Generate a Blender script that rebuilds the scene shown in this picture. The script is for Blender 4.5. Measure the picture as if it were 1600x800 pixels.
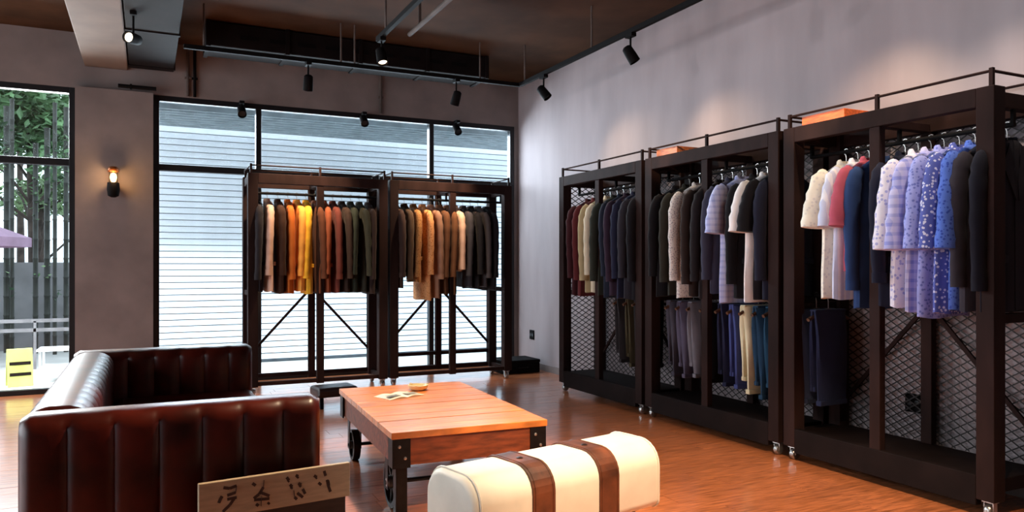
import bpy, math, random
from mathutils import Vector, Matrix
random.seed(7)
for _o in list(bpy.data.objects):
    bpy.data.objects.remove(_o, do_unlink=True)
SC = bpy.context.scene
COL = SC.collection
PI = math.pi

# ------------------------------------------------------------------ camera, world, exposure
cam_d = bpy.data.cameras.new('camera')
cam = bpy.data.objects.new('camera', cam_d)
COL.objects.link(cam)
cam.location = (0, 0, 1.3)
cam.rotation_euler = (PI / 2, 0, math.radians(-25.8))
cam_d.sensor_width = 36
cam_d.lens = 36 * 1180 / 1600
cam_d.shift_y = 15 / 1600
cam_d.clip_start = 0.05
SC.camera = cam

W = bpy.data.worlds.new('overcast_sky')
SC.world = W
W.use_nodes = True
bg = W.node_tree.nodes['Background']
bg.inputs[0].default_value = (0.80, 0.90, 1.0, 1)
bg.inputs[1].default_value = 2.9

vs = SC.view_settings
vs.view_transform = 'Standard'
vs.look = 'None'
vs.exposure = 0.0
vs.gamma = 1.0
vs.use_curve_mapping = False


def area_light(name, loc, rot, sx, sy, energy, color):
    d = bpy.data.lights.new(name, 'AREA')
    d.shape = 'RECTANGLE'; d.size = sx; d.size_y = sy
    d.energy = energy; d.color = color
    o = bpy.data.objects.new(name, d)
    o.location = loc; o.rotation_euler = rot
    COL.objects.link(o)
    return o


# daylight that enters through the glazing of the left wall, out of frame (outside the panes, facing in)
area_light('daylight_left_wall', (-4.9, 4.9, 1.7), (0, -PI / 2, 0), 2.9, 5.6, 190, (1.0, 0.95, 0.97))
# daylight that enters through the two shopfront windows of the far wall
area_light('daylight_far_window', (2.2, 9.45, 2.75), (math.radians(-38), 0, 0), 4.2, 0.9, 420, (0.80, 0.90, 1.0))
area_light('daylight_garden_window', (-2.1, 9.45, 2.75), (math.radians(-40), 0, 0), 2.9, 0.9, 650, (0.98, 0.97, 0.97))
SPOT_W = 1.0     # scale of all track spotlights


# ------------------------------------------------------------------ helpers
def s2l(c):
    # sRGB 0-255 to linear
    return tuple((x / 255 / 12.92) if x / 255 <= 0.04045 else ((x / 255 + 0.055) / 1.055) ** 2.4 for x in c)


class MB:
    def __init__(s):
        s.v = []; s.f = []

    def add(s, vs_, fs_):
        b = len(s.v)
        s.v += [tuple(p) for p in vs_]
        s.f += [tuple(b + i for i in f) for f in fs_]
        return s

    def box(s, x0, x1, y0, y1, z0, z1, mat=None):
        vs_ = [Vector((x, y, z)) for z in (z0, z1) for y in (y0, y1) for x in (x0, x1)]
        if mat is not None:
            vs_ = [mat @ p for p in vs_]
        return s.add(vs_, [(0, 2, 3, 1), (4, 5, 7, 6), (0, 1, 5, 4), (2, 6, 7, 3), (0, 4, 6, 2), (1, 3, 7, 5)])

    def bar(s, a, b, w, h, up=(0, 0, 1)):
        a = Vector(a); b = Vector(b)
        d = (b - a).normalized()
        up = Vector(up)
        if abs(d.dot(up)) > 0.98:
            up = Vector((0, 1, 0))
        r = d.cross(up).normalized(); u = r.cross(d)
        vs_ = []
        for p in (a, b):
            for sx, sz in ((-1, -1), (1, -1), (1, 1), (-1, 1)):
                vs_.append(p + r * (sx * w / 2) + u * (sz * h / 2))
        return s.add(vs_, [(0, 1, 2, 3), (7, 6, 5, 4), (0, 4, 5, 1), (1, 5, 6, 2), (2, 6, 7, 3), (3, 7, 4, 0)])

    def tube(s, pts, rad, n=10, cap=True, ell=None):
        pts = [Vector(p) for p in pts]
        if not hasattr(rad, '__len__'):
            rad = [rad] * len(pts)
        vs_ = []; fs_ = []
        prev = None
        for i, p in enumerate(pts):
            d = (pts[min(i + 1, len(pts) - 1)] - pts[max(i - 1, 0)]).normalized()
            if prev is None:
                a = Vector((0, 1, 0)) if abs(d.y) < 0.9 else Vector((1, 0, 0))
                r = (a - d * a.dot(d)).normalized()
            else:
                r = (prev - d * prev.dot(d)).normalized()
            prev = r
            q = d.cross(r)
            e = ell if ell else 1.0
            for k in range(n):
                t = 2 * PI * k / n
                vs_.append(p + r * (math.cos(t) * rad[i] * e) + q * (math.sin(t) * rad[i]))
        for i in range(len(pts) - 1):
            for k in range(n):
                k2 = (k + 1) % n
                fs_.append((i * n + k, i * n + k2, (i + 1) * n + k2, (i + 1) * n + k))
        if cap:
            fs_.append(tuple(range(n - 1, -1, -1)))
            fs_.append(tuple((len(pts) - 1) * n + k for k in range(n)))
        return s.add(vs_, fs_)

    def lathe(s, prof, n=16, mat=None):
        vs_ = []; fs_ = []
        for r, z in prof:
            for k in range(n):
                t = 2 * PI * k / n
                p = Vector((r * math.cos(t), r * math.sin(t), z))
                vs_.append(mat @ p if mat is not None else p)
        m = len(prof)
        for i in range(m - 1):
            for k in range(n):
                k2 = (k + 1) % n
                fs_.append((i * n + k, i * n + k2, (i + 1) * n + k2, (i + 1) * n + k))
        fs_.append(tuple(range(n - 1, -1, -1)))
        fs_.append(tuple((m - 1) * n + k for k in range(n)))
        return s.add(vs_, fs_)

    def rings(s, rings, cap0=True, cap1=True):
        n = len(rings[0]); vs_ = [p for r in rings for p in r]; fs_ = []
        for i in range(len(rings) - 1):
            for k in range(n):
                k2 = (k + 1) % n
                fs_.append((i * n + k, i * n + k2, (i + 1) * n + k2, (i + 1) * n + k))
        if cap0: fs_.append(tuple(range(n - 1, -1, -1)))
        if cap1: fs_.append(tuple((len(rings) - 1) * n + k for k in range(n)))
        return s.add(vs_, fs_)

    def build(s, name, mat, parent=None, smooth=False, bevel=0.0, seg=2, fix=False):
        me = bpy.data.meshes.new(name)
        me.from_pydata(s.v, [], s.f)
        if fix or smooth:
            import bmesh
            bm = bmesh.new(); bm.from_mesh(me)
            bmesh.ops.recalc_face_normals(bm, faces=bm.faces)
            bm.to_mesh(me); bm.free()
        me.update()
        me.materials.append(mat)
        if smooth:
            me.polygons.foreach_set('use_smooth', [True] * len(me.polygons))
            me.set_sharp_from_angle(angle=math.radians(50))
        return link(name, me, parent, bevel, seg)


def link(name, me, parent=None, bevel=0.0, seg=2):
    o = bpy.data.objects.new(name, me)
    COL.objects.link(o)
    if parent is not None:
        o.parent = parent
    if bevel > 0:
        m = o.modifiers.new('bevel', 'BEVEL')
        m.width = bevel; m.segments = seg; m.limit_method = 'ANGLE'; m.angle_limit = math.radians(40)
    return o


def empty(name, loc=(0, 0, 0), rz=0.0):
    o = bpy.data.objects.new(name, None)
    o.empty_display_size = 0.1
    COL.objects.link(o)
    o.location = loc; o.rotation_euler = (0, 0, rz)
    return o


def tag(o, label, cat, group=None, kind=None):
    o['label'] = label
    if cat: o['category'] = cat
    if group: o['group'] = group
    if kind: o['kind'] = kind
    return o


def structure(o, label=None, cat=None):
    o['kind'] = 'structure'
    if label: o['label'] = label
    if cat: o['category'] = cat
    return o


# ------------------------------------------------------------------ materials
_mats = {}


def nodes_of(name):
    m = bpy.data.materials.new(name); m.use_nodes = True
    nt = m.node_tree
    return m, nt, nt.nodes['Principled BSDF']


def mat(name, rgb, rough=0.6, metal=0.0, var=0.12, scale=6.0, stretch=(1, 1, 1), bump=0.0, coat=0.0,
        rnd=0.0, spec=0.5, rgb2=None, sheen=0.0, emit=None, detail=4.0):
    """noise-varied colour; rnd = per-object brightness variation"""
    if name in _mats: return _mats[name]
    m, nt, b = nodes_of(name)
    N = nt.nodes; L = nt.links
    c1 = s2l(rgb)
    c2 = s2l(rgb2) if rgb2 else tuple(max(0, x * (1 - 2.2 * var)) for x in c1)
    c1b = c1 if rgb2 else tuple(min(1, x * (1 + var)) for x in c1)
    tc = N.new('ShaderNodeTexCoord'); mp = N.new('ShaderNodeMapping')
    mp.inputs['Scale'].default_value = stretch
    L.new(tc.outputs['Object'], mp.inputs[0])
    nz = N.new('ShaderNodeTexNoise'); nz.inputs['Scale'].default_value = scale; nz.inputs['Detail'].default_value = detail
    if rnd > 0:
        oi = N.new('ShaderNodeObjectInfo'); va = N.new('ShaderNodeVectorMath'); va.operation = 'ADD'
        sc_ = N.new('ShaderNodeMath'); sc_.operation = 'MULTIPLY'; sc_.inputs[1].default_value = 37.0
        L.new(oi.outputs['Random'], sc_.inputs[0])
        L.new(mp.outputs[0], va.inputs[0]); L.new(sc_.outputs[0], va.inputs[1])
        L.new(va.outputs[0], nz.inputs['Vector'])
    else:
        L.new(mp.outputs[0], nz.inputs['Vector'])
    rp = N.new('ShaderNodeValToRGB')
    rp.color_ramp.elements[0].position = 0.32; rp.color_ramp.elements[1].position = 0.68
    rp.color_ramp.elements[0].color = (*c2, 1); rp.color_ramp.elements[1].color = (*c1b, 1)
    L.new(nz.outputs['Fac'], rp.inputs[0])
    out = rp.outputs[0]
    if rnd > 0:
        hv = N.new('ShaderNodeHueSaturation')
        mr = N.new('ShaderNodeMapRange')
        mr.inputs[3].default_value = 1 - rnd; mr.inputs[4].default_value = 1 + rnd
        L.new(oi.outputs['Random'], mr.inputs[0]); L.new(mr.outputs[0], hv.inputs['Value'])
        L.new(out, hv.inputs['Color']); out = hv.outputs[0]
    L.new(out, b.inputs['Base Color'])
    b.inputs['Roughness'].default_value = rough
    b.inputs['Metallic'].default_value = metal
    b.inputs['Specular IOR Level'].default_value = spec
    b.inputs['Coat Weight'].default_value = coat
    b.inputs['Coat Roughness'].default_value = 0.12
    b.inputs['Sheen Weight'].default_value = sheen
    if emit:
        b.inputs['Emission Color'].default_value = (*s2l(emit[0]), 1)
        b.inputs['Emission Strength'].default_value = emit[1]
    if bump > 0:
        bp = N.new('ShaderNodeBump'); bp.inputs['Strength'].default_value = bump; bp.inputs['Distance'].default_value = 0.01
        L.new(nz.outputs['Fac'], bp.inputs['Height']); L.new(bp.outputs[0], b.inputs['Normal'])
    _mats[name] = m
    return m


def fabric(name, rgb, pattern='plain', rgb2=(30, 30, 40), scale=30.0, rough=0.85):
    if name in _mats: return _mats[name]
    m, nt, b = nodes_of(name)
    N = nt.nodes; L = nt.links
    tc = N.new('ShaderNodeTexCoord')
    c1 = s2l(rgb); c2 = s2l(rgb2)
    mix = N.new('ShaderNodeMix'); mix.data_type = 'RGBA'
    mix.inputs[6].default_value = (*c1, 1); mix.inputs[7].default_value = (*c2, 1)
    mix.inputs[0].default_value = 0
    if pattern == 'speckle':
        t = N.new('ShaderNodeTexVoronoi'); t.inputs['Scale'].default_value = scale
        r = N.new('ShaderNodeValToRGB'); r.color_ramp.interpolation = 'CONSTANT'
        r.color_ramp.elements[0].color = (1, 1, 1, 1); r.color_ramp.elements[1].color = (0, 0, 0, 1)
        r.color_ramp.elements[1].position = 0.34
        L.new(tc.outputs['Object'], t.inputs['Vector']); L.new(t.outputs['Distance'], r.inputs[0]); L.new(r.outputs[0], mix.inputs[0])
    elif pattern in ('check', 'stripe'):
        fac = None
        for ax in ((0, 2) if pattern == 'check' else (0,)):
            sp = N.new('ShaderNodeSeparateXYZ'); L.new(tc.outputs['Object'], sp.inputs[0])
            k = N.new('ShaderNodeMath'); k.operation = 'MULTIPLY'; k.inputs[1].default_value = scale
            L.new(sp.outputs[ax], k.inputs[0])
            si = N.new('ShaderNodeMath'); si.operation = 'SINE'; L.new(k.outputs[0], si.inputs[0])
            g = N.new('ShaderNodeMath'); g.operation = 'GREATER_THAN'; g.inputs[1].default_value = 0.35
            L.new(si.outputs[0], g.inputs[0])
            h = N.new('ShaderNodeMath'); h.operation = 'MULTIPLY'; h.inputs[1].default_value = 0.5 if pattern == 'check' else 0.8
            L.new(g.outputs[0], h.inputs[0])
            if fac is None: fac = h
            else:
                a = N.new('ShaderNodeMath'); a.operation = 'ADD'; L.new(fac.outputs[0], a.inputs[0]); L.new(h.outputs[0], a.inputs[1]); fac = a
        L.new(fac.outputs[0], mix.inputs[0])
    nz = N.new('ShaderNodeTexNoise'); nz.inputs['Scale'].default_value = 9; nz.inputs['Detail'].default_value = 5
    L.new(tc.outputs['Object'], nz.inputs['Vector'])
    hv = N.new('ShaderNodeHueSaturation')
    mr = N.new('ShaderNodeMapRange'); mr.inputs[3].default_value = 0.75; mr.inputs[4].default_value = 1.25
    L.new(nz.outputs['Fac'], mr.inputs[0]); L.new(mr.outputs[0], hv.inputs['Value'])
    L.new(mix.outputs[2], hv.inputs['Color']); L.new(hv.outputs[0], b.inputs['Base Color'])
    b.inputs['Roughness'].default_value = rough
    b.inputs['Specular IOR Level'].default_value = 0.12
    b.inputs['Sheen Weight'].default_value = 0.04
    wv = N.new('ShaderNodeTexNoise'); wv.inputs['Scale'].default_value = 220
    L.new(tc.outputs['Object'], wv.inputs['Vector'])
    bp = N.new('ShaderNodeBump'); bp.inputs['Strength'].default_value = 0.15; bp.inputs['Distance'].default_value = 0.003
    L.new(wv.outputs['Fac'], bp.inputs['Height']); L.new(bp.outputs[0], b.inputs['Normal'])
    _mats[name] = m
    return m


def glass_mat(name, tint=(0.93, 0.97, 0.98), refl=0.06):
    m = bpy.data.materials.new(name); m.use_nodes = True
    nt = m.node_tree; N = nt.nodes; L = nt.links
    N.remove(N['Principled BSDF'])
    tr = N.new('ShaderNodeBsdfTransparent'); tr.inputs[0].default_value = (*tint, 1)
    gl = N.new('ShaderNodeBsdfGlossy'); gl.inputs['Roughness'].default_value = 0.02
    lw = N.new('ShaderNodeLayerWeight'); lw.inputs[0].default_value = 0.25
    k = N.new('ShaderNodeMath'); k.operation = 'MULTIPLY'; k.inputs[1].default_value = 0.5
    ad = N.new('ShaderNodeMath'); ad.operation = 'ADD'; ad.inputs[1].default_value = refl * 0.5
    mx = N.new('ShaderNodeMixShader')
    L.new(lw.outputs['Fresnel'], k.inputs[0]); L.new(k.outputs[0], ad.inputs[0]); L.new(ad.outputs[0], mx.inputs[0])
    L.new(tr.outputs[0], mx.inputs[1]); L.new(gl.outputs[0], mx.inputs[2])
    L.new(mx.outputs[0], N['Material Output'].inputs[0])
    return m


M_PLANK = mat('floor_wood', (204, 120, 74), rough=0.30, var=0.22, scale=5, stretch=(1.2, 16, 1), bump=0.03, rnd=0.10, spec=0.6, coat=1.0)
M_PLANK.node_tree.nodes['Principled BSDF'].inputs['Coat IOR'].default_value = 1.75
M_PLANK.node_tree.nodes['Principled BSDF'].inputs['Coat Roughness'].default_value = 0.16
M_SLAB = mat('floor_slab', (70, 50, 40), rough=0.7)
M_WALL = mat('wall_concrete', (160, 147, 149), rough=0.85, var=0.06, scale=2.2, stretch=(1.5, 1.5, 0.35), bump=0.15, detail=6)
M_PIER = mat('pier_concrete', (130, 118, 115), rough=0.85, var=0.08, scale=3, bump=0.2)
M_CEIL = mat('ceiling_board', (72, 48, 32), rough=0.9, spec=0.1, var=0.18, scale=2.0)
M_BEAM = mat('beam_concrete', (108, 90, 79), rough=0.85, var=0.08, scale=3)
M_BLACKF = mat('black_frame', (20, 20, 24), rough=0.45, var=0.1, spec=0.4)
M_BLACK = mat('black_metal', (16, 14, 15), rough=0.75, spec=0.08, var=0.1)
M_DUCT = mat('duct_black', (24, 17, 17), rough=0.8, spec=0.12, var=0.15)
M_PIPE = mat('pipe_grey', (92, 82, 78), rough=0.7, spec=0.15)
M_RACK = mat('rack_dark_wood', (42, 27, 25), spec=0.08, rough=0.7, var=0.2, scale=6, stretch=(1, 1, 0.3), rnd=0.08, bump=0.08)
M_DECK = mat('rack_deck', (26, 17, 16), spec=0.08, rough=0.7, var=0.15)
M_MESH = mat('mesh_steel', (34, 27, 27), rough=0.5, metal=0.3)
M_STEEL = mat('steel', (176, 174, 172), rough=0.3, metal=0.9, var=0.05)
M_LEATHER = mat('sofa_leather', (78, 20, 10), rough=0.34, var=0.32, scale=5, bump=0.08, coat=0.0, spec=0.36)
M_LEATHERD = mat('sofa_piping', (40, 16, 12), rough=0.4)
M_TABLE = mat('table_wood', (218, 128, 58), rough=0.32, var=0.2, scale=4, stretch=(1.5, 14, 3), bump=0.05, rnd=0.09, coat=0.2)
M_TABLED = mat('table_wood_edge', (122, 58, 30), rough=0.45, var=0.25, scale=4, stretch=(2, 10, 10), bump=0.06, rnd=0.08)
M_IRON = mat('cast_iron', (24, 22, 24), rough=0.45, metal=0.6, var=0.2, scale=20, bump=0.1)
M_CREAM = mat('bench_cream', (228, 218, 202), rough=0.5, var=0.04, scale=8, bump=0.03)
M_STRAP = mat('bench_strap', (106, 56, 32), rough=0.5, var=0.3, scale=9, bump=0.15)
M_BENCHLEG = mat('bench_leg', (36, 20, 16), rough=0.4, var=0.2)
M_PINE = mat('crate_pine', (196, 172, 142), rough=0.6, var=0.08, scale=5, stretch=(2, 12, 12), bump=0.06)
M_CRATED = mat('crate_dark', (62, 48, 42), rough=0.6, var=0.15, scale=5, stretch=(2, 12, 12))
M_INK = mat('ink', (74, 52, 44), rough=0.8)
M_HANGER = mat('hanger_wood', (86, 54, 36), rough=0.45, var=0.15)
M_GLASS = glass_mat('window_glass')
M_SLAT = mat('exterior_slat', (222, 230, 238), rough=0.7, var=0.03)
M_SLATB = mat('exterior_slat_back', (120, 130, 140), rough=0.8)
M_PAVE = mat('paving', (196, 196, 192), rough=0.7, var=0.06, scale=3)
M_BULB = mat('bulb_glow', (255, 214, 150), rough=0.3, emit=((255, 190, 105), 14))
M_LENS = mat('spot_lens', (255, 240, 220), rough=0.3, emit=((255, 232, 205), 3.0))
M_AMBER = mat('amber_cap', (150, 82, 34), rough=0.4, metal=0.6)

# ------------------------------------------------------------------ the room
XW, YW, ZC = 4.42, 8.95, 3.70
XL, YF = -4.6, -1.6
fl = structure(MB().box(XL, XW, YF, YW, -0.12, -0.016).build('floor', M_SLAB), 'glossy reddish brown wooden plank floor of the shop')
# planks run across the room (along X); a few shared meshes
plank_me = []
for k in range(6):
    ln = (1.5, 1.7, 1.35, 1.6, 1.8, 1.45)[k]
    me_o = MB().box(0, ln - 0.003, 0, 0.1462, -0.016, 0.0).build('plank', M_PLANK)
    plank_me.append((ln, me_o.data)); bpy.data.objects.remove(me_o)
rr = random.Random(3)
y = 1.55
row = 0
while y < YW - 0.05:
    x = -2.6 - rr.uniform(0, 1.2)
    while x < XW - 0.02:
        ln, me = rr.choice(plank_me)
        o = link('plank', me, fl)
        s = min(1.0, (XW - x) / ln)
        o.scale = (s, min(1.0, (YW - y) / 0.148), 1)
        o.location = (x, y, rr.uniform(-0.0008, 0.0))
        x += ln * s if s == 1.0 else 99
    y += 0.1485; row += 1
far_planks = MB().box(XL, -3.82, YF, YW, -0.016, -0.002).box(-3.82, XW, YF, 1.548, -0.016, -0.002).build('plank_field', M_PLANK, fl)

ceil = structure(MB().box(XL, XW + 0.2, YF, YW + 0.2, ZC, ZC + 0.15).build('ceiling', M_CEIL), 'dark brown board ceiling with exposed beam and ducts')
bm_ = MB().box(-0.58, -0.18, YF, YW, 3.36, ZC).build('beam', M_BEAM, ceil, bevel=0.01)

# back wall: pier, head over the windows, jambs
WB = MB()
WB.box(XL, XW + 0.2, YW, YW + 0.2, 3.13, ZC)
WB.box(4.36, XW + 0.2, YW, YW + 0.2, -0.12, 3.13)
WB.box(-0.66, 0.06, YW - 0.09, YW + 0.2, -0.12, 3.13)
WB.box(XL, -3.6, YW, YW + 0.2, -0.12, 3.13)
WB.box(-3.6, -0.66, YW, YW + 0.2, -0.12, 0.0)
WB.box(0.06, 4.36, YW, YW + 0.2, -0.12, 0.0)
structure(WB.build('wall_back', M_PIER), 'brownish grey concrete back wall and pier around the tall shop windows')
structure(MB().box(XW, XW + 0.2, YF, YW + 0.2, -0.12, ZC).build('wall_right', M_WALL), 'pale grey concrete side wall behind the clothes racks')
# left wall is a glazed shopfront (out of frame)
WL = MB()
WL.box(XL - 0.2, XL, YF, 0.6, -0.12, ZC).box(XL - 0.2, XL, 7.8, YW + 0.2, -0.12, ZC)
WL.box(XL - 0.2, XL, 0.6, 7.8, 3.15, ZC).box(XL - 0.2, XL, 0.6, 7.8, -0.12, 0.0)
structure(WL.build('wall_left', M_PIER), 'concrete side wall with a wide glazed opening')
structure(MB().box(XL - 0.2, XW + 0.2, YF - 0.2, YF, -0.12, ZC).build('wall_front', mat('front_panelling', (46, 34, 28), rough=0.7)), 'dark panelled wall behind the viewer')


def window(name, x0, x1, z0, z1, y, transoms, mullions_top, mullions_low, label, jamb=0.06):
    r = structure(empty(name, (x0, y, z0)), label)
    def p(bx, nm, m, bv=0.004):
        a = MB().box(bx[0] - x0, bx[1] - x0, bx[2] - y, bx[3] - y, bx[4] - z0, bx[5] - z0)
        return a.build(nm, m, r, bevel=bv)
    f0, f1 = y - 0.02, y + 0.07
    p((x0, x0 + jamb, f0, f1, z0, z1), 'frame_stile', M_BLACKF)
    p((x1 - jamb, x1, f0, f1, z0, z1), 'frame_stile', M_BLACKF)
    p((x0 + jamb, x1 - jamb, f0, f1, z1 - jamb, z1), 'frame_head', M_BLACKF)
    p((x0 + jamb, x1 - jamb, f0, f1, z0, z0 + 0.05), 'frame_sill', M_BLACKF)
    t = transoms
    p((x0 + jamb, x1 - jamb, f0, f1, t - 0.035, t + 0.035), 'transom', M_BLACKF)
    def row_(ms, za, zb):
        xs = [x0 + jamb]
        for mx in ms:
            p((mx - 0.03, mx + 0.03, f0, f1, za, zb), 'mullion', M_BLACKF)
            xs += [mx - 0.03, mx + 0.03]
        xs.append(x1 - jamb)
        for i in range(0, len(xs), 2):
            p((xs[i], xs[i + 1], y + 0.022, y + 0.03, za, zb), 'pane', M_GLASS, 0)
    row_(mullions_top, t + 0.035, z1 - jamb)
    row_(mullions_low, z0 + 0.05, t - 0.035)
    return r


window('window_1', -3.6, -0.66, 0.0, 3.13, YW + 0.02, 2.36, [-2.1], [-2.1], 'tall black framed window left of the pier, looking onto the garden')
w2 = window('window_2', 0.06, 4.36, 0.0, 3.13, YW + 0.02, 2.36, [1.14, 3.21], [1.14, 3.21], 'wide black framed shop window behind the window racks')
# left wall glazing
w3 = structure(empty('window_3', (XL, 4.2, 0.0)), 'glazed shopfront in the side wall, out of frame')
for yy in (0.6, 2.4, 4.2, 6.0, 7.74):
    MB().box(-0.05, 0.03, yy - 4.2, yy - 4.2 + 0.06, 0, 3.15).build('mullion', M_BLACKF, w3)
for a in range(4):
    yy = (0.66, 2.46, 4.26, 6.06)[a]
    MB().box(-0.012, -0.004, yy - 4.2, yy - 4.2 + 1.74, 0.0, 3.15).build('pane', M_GLASS, w3)

# skirting of the right wall, wall seams
MB_ = MB().box(XW - 0.012, XW, YF, YW - 0.01, 0, 0.08)
structure(MB_.build('baseboard_right', M_PIER), 'low skirting along the side wall')

# ------------------------------------------------------------------ outside
structure(MB().box(-14, 10, YW + 0.2, 26, -0.16, -0.03).build('ground', M_PAVE), 'pale paving outside the windows')
ext = structure(MB().box(-0.35, 7.0, 10.86, 11.0, -0.05, 3.9).build('wall_outside', M_SLATB), 'white slatted screen wall outside the shop window')
sl0 = MB().box(0, 7.35, 0, 0.028, 0, 0.071).build('slat', M_SLAT)
sm = sl0.data; bpy.data.objects.remove(sl0)
for i in range(47):
    o = link('slat', sm, ext)
    o.location = (-0.35, 10.815, 0.02 + i * 0.082)
    o.rotation_euler = (math.radians(-9), 0, 0)
# pergola slats over the passage
perg = tag(empty('pergola', (2.2, 10.2, 3.10)), 'open pergola of pale slats over the passage outside the shop window', 'pergola')
for i in range(8):
    MB().box(-2.5, 4.0, -0.70 + i * 0.16, -0.70 + i * 0.16 + 0.05, 0, 0.06).build('slat', mat('pergola_wood', (120, 132, 138), rough=0.7), perg)
for xx in (-2.3, 0.4, 3.6):
    MB().box(xx, xx + 0.06, -0.75, 0.58, 0.06, 0.14).build('rafter', mat('pergola_wood', (120, 132, 138)), perg)

M_BARK = mat('bark', (70, 58, 52), rough=0.9, var=0.25, scale=8)
M_LEAFS = [mat('leaf_%s' % n, c, rough=0.6, var=0.3, scale=3) for n, c in (('deep', (58, 92, 60)), ('mid', (92, 128, 84)), ('pale', (140, 168, 120)))]
M_BAMBOO = mat('bamboo', (48, 50, 42), rough=0.5, var=0.25, scale=6)
rt = random.Random(11)


def leaf_cloud(mb, c, rad, n, size, rng):
    for _ in range(n):
        while True:
            d = Vector((rng.uniform(-1, 1), rng.uniform(-1, 1), rng.uniform(-1, 1)))
            if d.length < 1: break
        p = Vector(c) + Vector((d.x * rad[0], d.y * rad[1], d.z * rad[2]))
        a = Vector((rng.uniform(-1, 1), rng.uniform(-1, 1), rng.uniform(-0.8, 0.3))).normalized()
        b = a.cross(Vector((rng.uniform(-1, 1), rng.uniform(-1, 1), 1))).normalized()
        nn = a.cross(b)
        s = size * rng.uniform(0.6, 1.3)
        mb.add([p, p + a * s * 0.5 + b * s * 0.25 + nn * s * 0.08, p + a * s, p + a * s * 0.5 - b * s * 0.25 + nn * s * 0.08], [(0, 1, 2), (0, 2, 3)])


def tree(name, label, loc, h, crown, cz, lm, n, group='trees in the garden', size=0.16):
    r = tag(empty(name, loc), label, 'tree', group)
    t = MB()
    lean = rt.uniform(-0.15, 0.15)
    t.tube([(0, 0, -0.05), (lean * 0.4, 0.02, h * 0.4), (lean, 0, h * 0.8), (lean * 1.2, 0, h)], [0.09, 0.075, 0.05, 0.02], 8)
    for k in range(6):
        a = rt.uniform(0, 2 * PI); z0 = h * rt.uniform(0.45, 0.8)
        t.tube([(lean * 0.7, 0, z0), (lean + math.cos(a) * 0.5, math.sin(a) * 0.5, z0 + 0.45), (lean + math.cos(a) * 0.9, math.sin(a) * 0.9, z0 + 0.6)], [0.03, 0.02, 0.01], 6)
    t.build('trunk', M_BARK, r, smooth=True)
    f = MB()
    for k in range(7):
        a = rt.uniform(0, 2 * PI)
        c = (lean + math.cos(a) * crown[0] * 0.55, math.sin(a) * crown[1] * 0.55, cz + rt.uniform(-0.5, 0.5) * crown[2])
        leaf_cloud(f, c, (crown[0] * 0.6, crown[1] * 0.6, crown[2] * 0.5), n // 7, size, rt)
    f.build('foliage', lm, r)['kind'] = 'stuff'
    return r


tree('garden_tree', 'deep green leafy tree at the left edge of the garden window', (-4.1, 15.6, -0.03), 4.2, (0.95, 1.2, 1.1), 4.0, M_LEAFS[0], 1400)
tree('garden_tree', 'mid green tree whose crown fills the garden window top', (-1.75, 15.4, -0.03), 4.4, (1.0, 0.9, 1.15), 3.85, M_LEAFS[1], 3400, size=0.19)
tree('garden_tree', 'pale green tree nearest the pier in the garden window', (-1.35, 18.9, -0.03), 3.4, (0.9, 0.9, 0.7), 3.2, M_LEAFS[2], 900)
tree('garden_tree', 'tall dark tree far behind the bamboo stems', (-4.4, 19.0, -0.03), 5.0, (1.6, 1.4, 1.5), 4.6, M_LEAFS[0], 900)
tree('garden_tree', 'small bushy tree with low pale crown left of the parasol', (-3.9, 12.9, -0.03), 2.6, (0.7, 0.7, 0.5), 2.55, M_LEAFS[2], 420)
tree('garden_tree', 'low leafy tree with crown just below the window transom', (-1.85, 17.2, -0.03), 2.9, (0.75, 0.55, 0.45), 2.75, M_LEAFS[2], 900, size=0.17)
tree('garden_tree', 'farthest tall tree showing above the other crowns', (-2.6, 20.5, -0.03), 5.2, (1.3, 0.9, 1.0), 4.9, M_LEAFS[0], 1300, size=0.22)
bam_x = [-2.35, -2.12, -1.93, -1.78, -1.52, -1.40, -1.24, -1.12, -0.99, -2.6]
bam_phr = ['second from the left end', 'third from the left end', 'fourth from the left end', 'fifth from the left end', 'sixth from the left end',
           'sixth from the right', 'fifth from the right', 'second from the right', 'nearest the pier', 'at the left end']
order = sorted(range(10), key=lambda i: bam_x[i])
ordw = ['first', 'second', 'third', 'fourth', 'fifth', 'sixth', 'seventh', 'eighth', 'ninth', 'tenth']
for n_, i in enumerate(order):
    yy = 13.15 + (i % 3) * 0.3
    lab = 'slim bamboo stem behind the garden window, %s counted from the left' % ordw[n_]
    r = tag(empty('bamboo_stem', (bam_x[i], yy, -0.03)), lab, 'bamboo', 'bamboo stems in the garden')
    hh = 3.0 + (i % 4) * 0.25
    s = MB(); rd = 0.028 + 0.006 * (i % 3)
    prof = []
    k = 0.0
    while k < hh:
        prof += [(rd, k), (rd, k + 0.26), (rd * 1.15, k + 0.275), (rd * 1.15, k + 0.285)]
        k += 0.29
    s.lathe(prof, 8); s.build('culm', M_BAMBOO, r, smooth=True)
    lf = MB(); leaf_cloud(lf, (0, 0, hh * 0.82), (0.09, 0.1, 0.45), 24, 0.11, rt)
    leaf_cloud(lf, (0.02, 0, 1.0 + 0.1 * (i % 3)), (0.05, 0.05, 0.2), 5, 0.09, rt)
    lf.build('leaves', M_LEAFS[i % 3], r)['kind'] = 'stuff'
# garden wall behind
structure(MB().box(-9, -0.4, 14.0, 14.2, -0.1, 1.35).build('wall_garden', mat('garden_wall', (150, 148, 150), rough=0.85, var=0.12, scale=2)), 'grey garden wall behind the bamboo')
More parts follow.
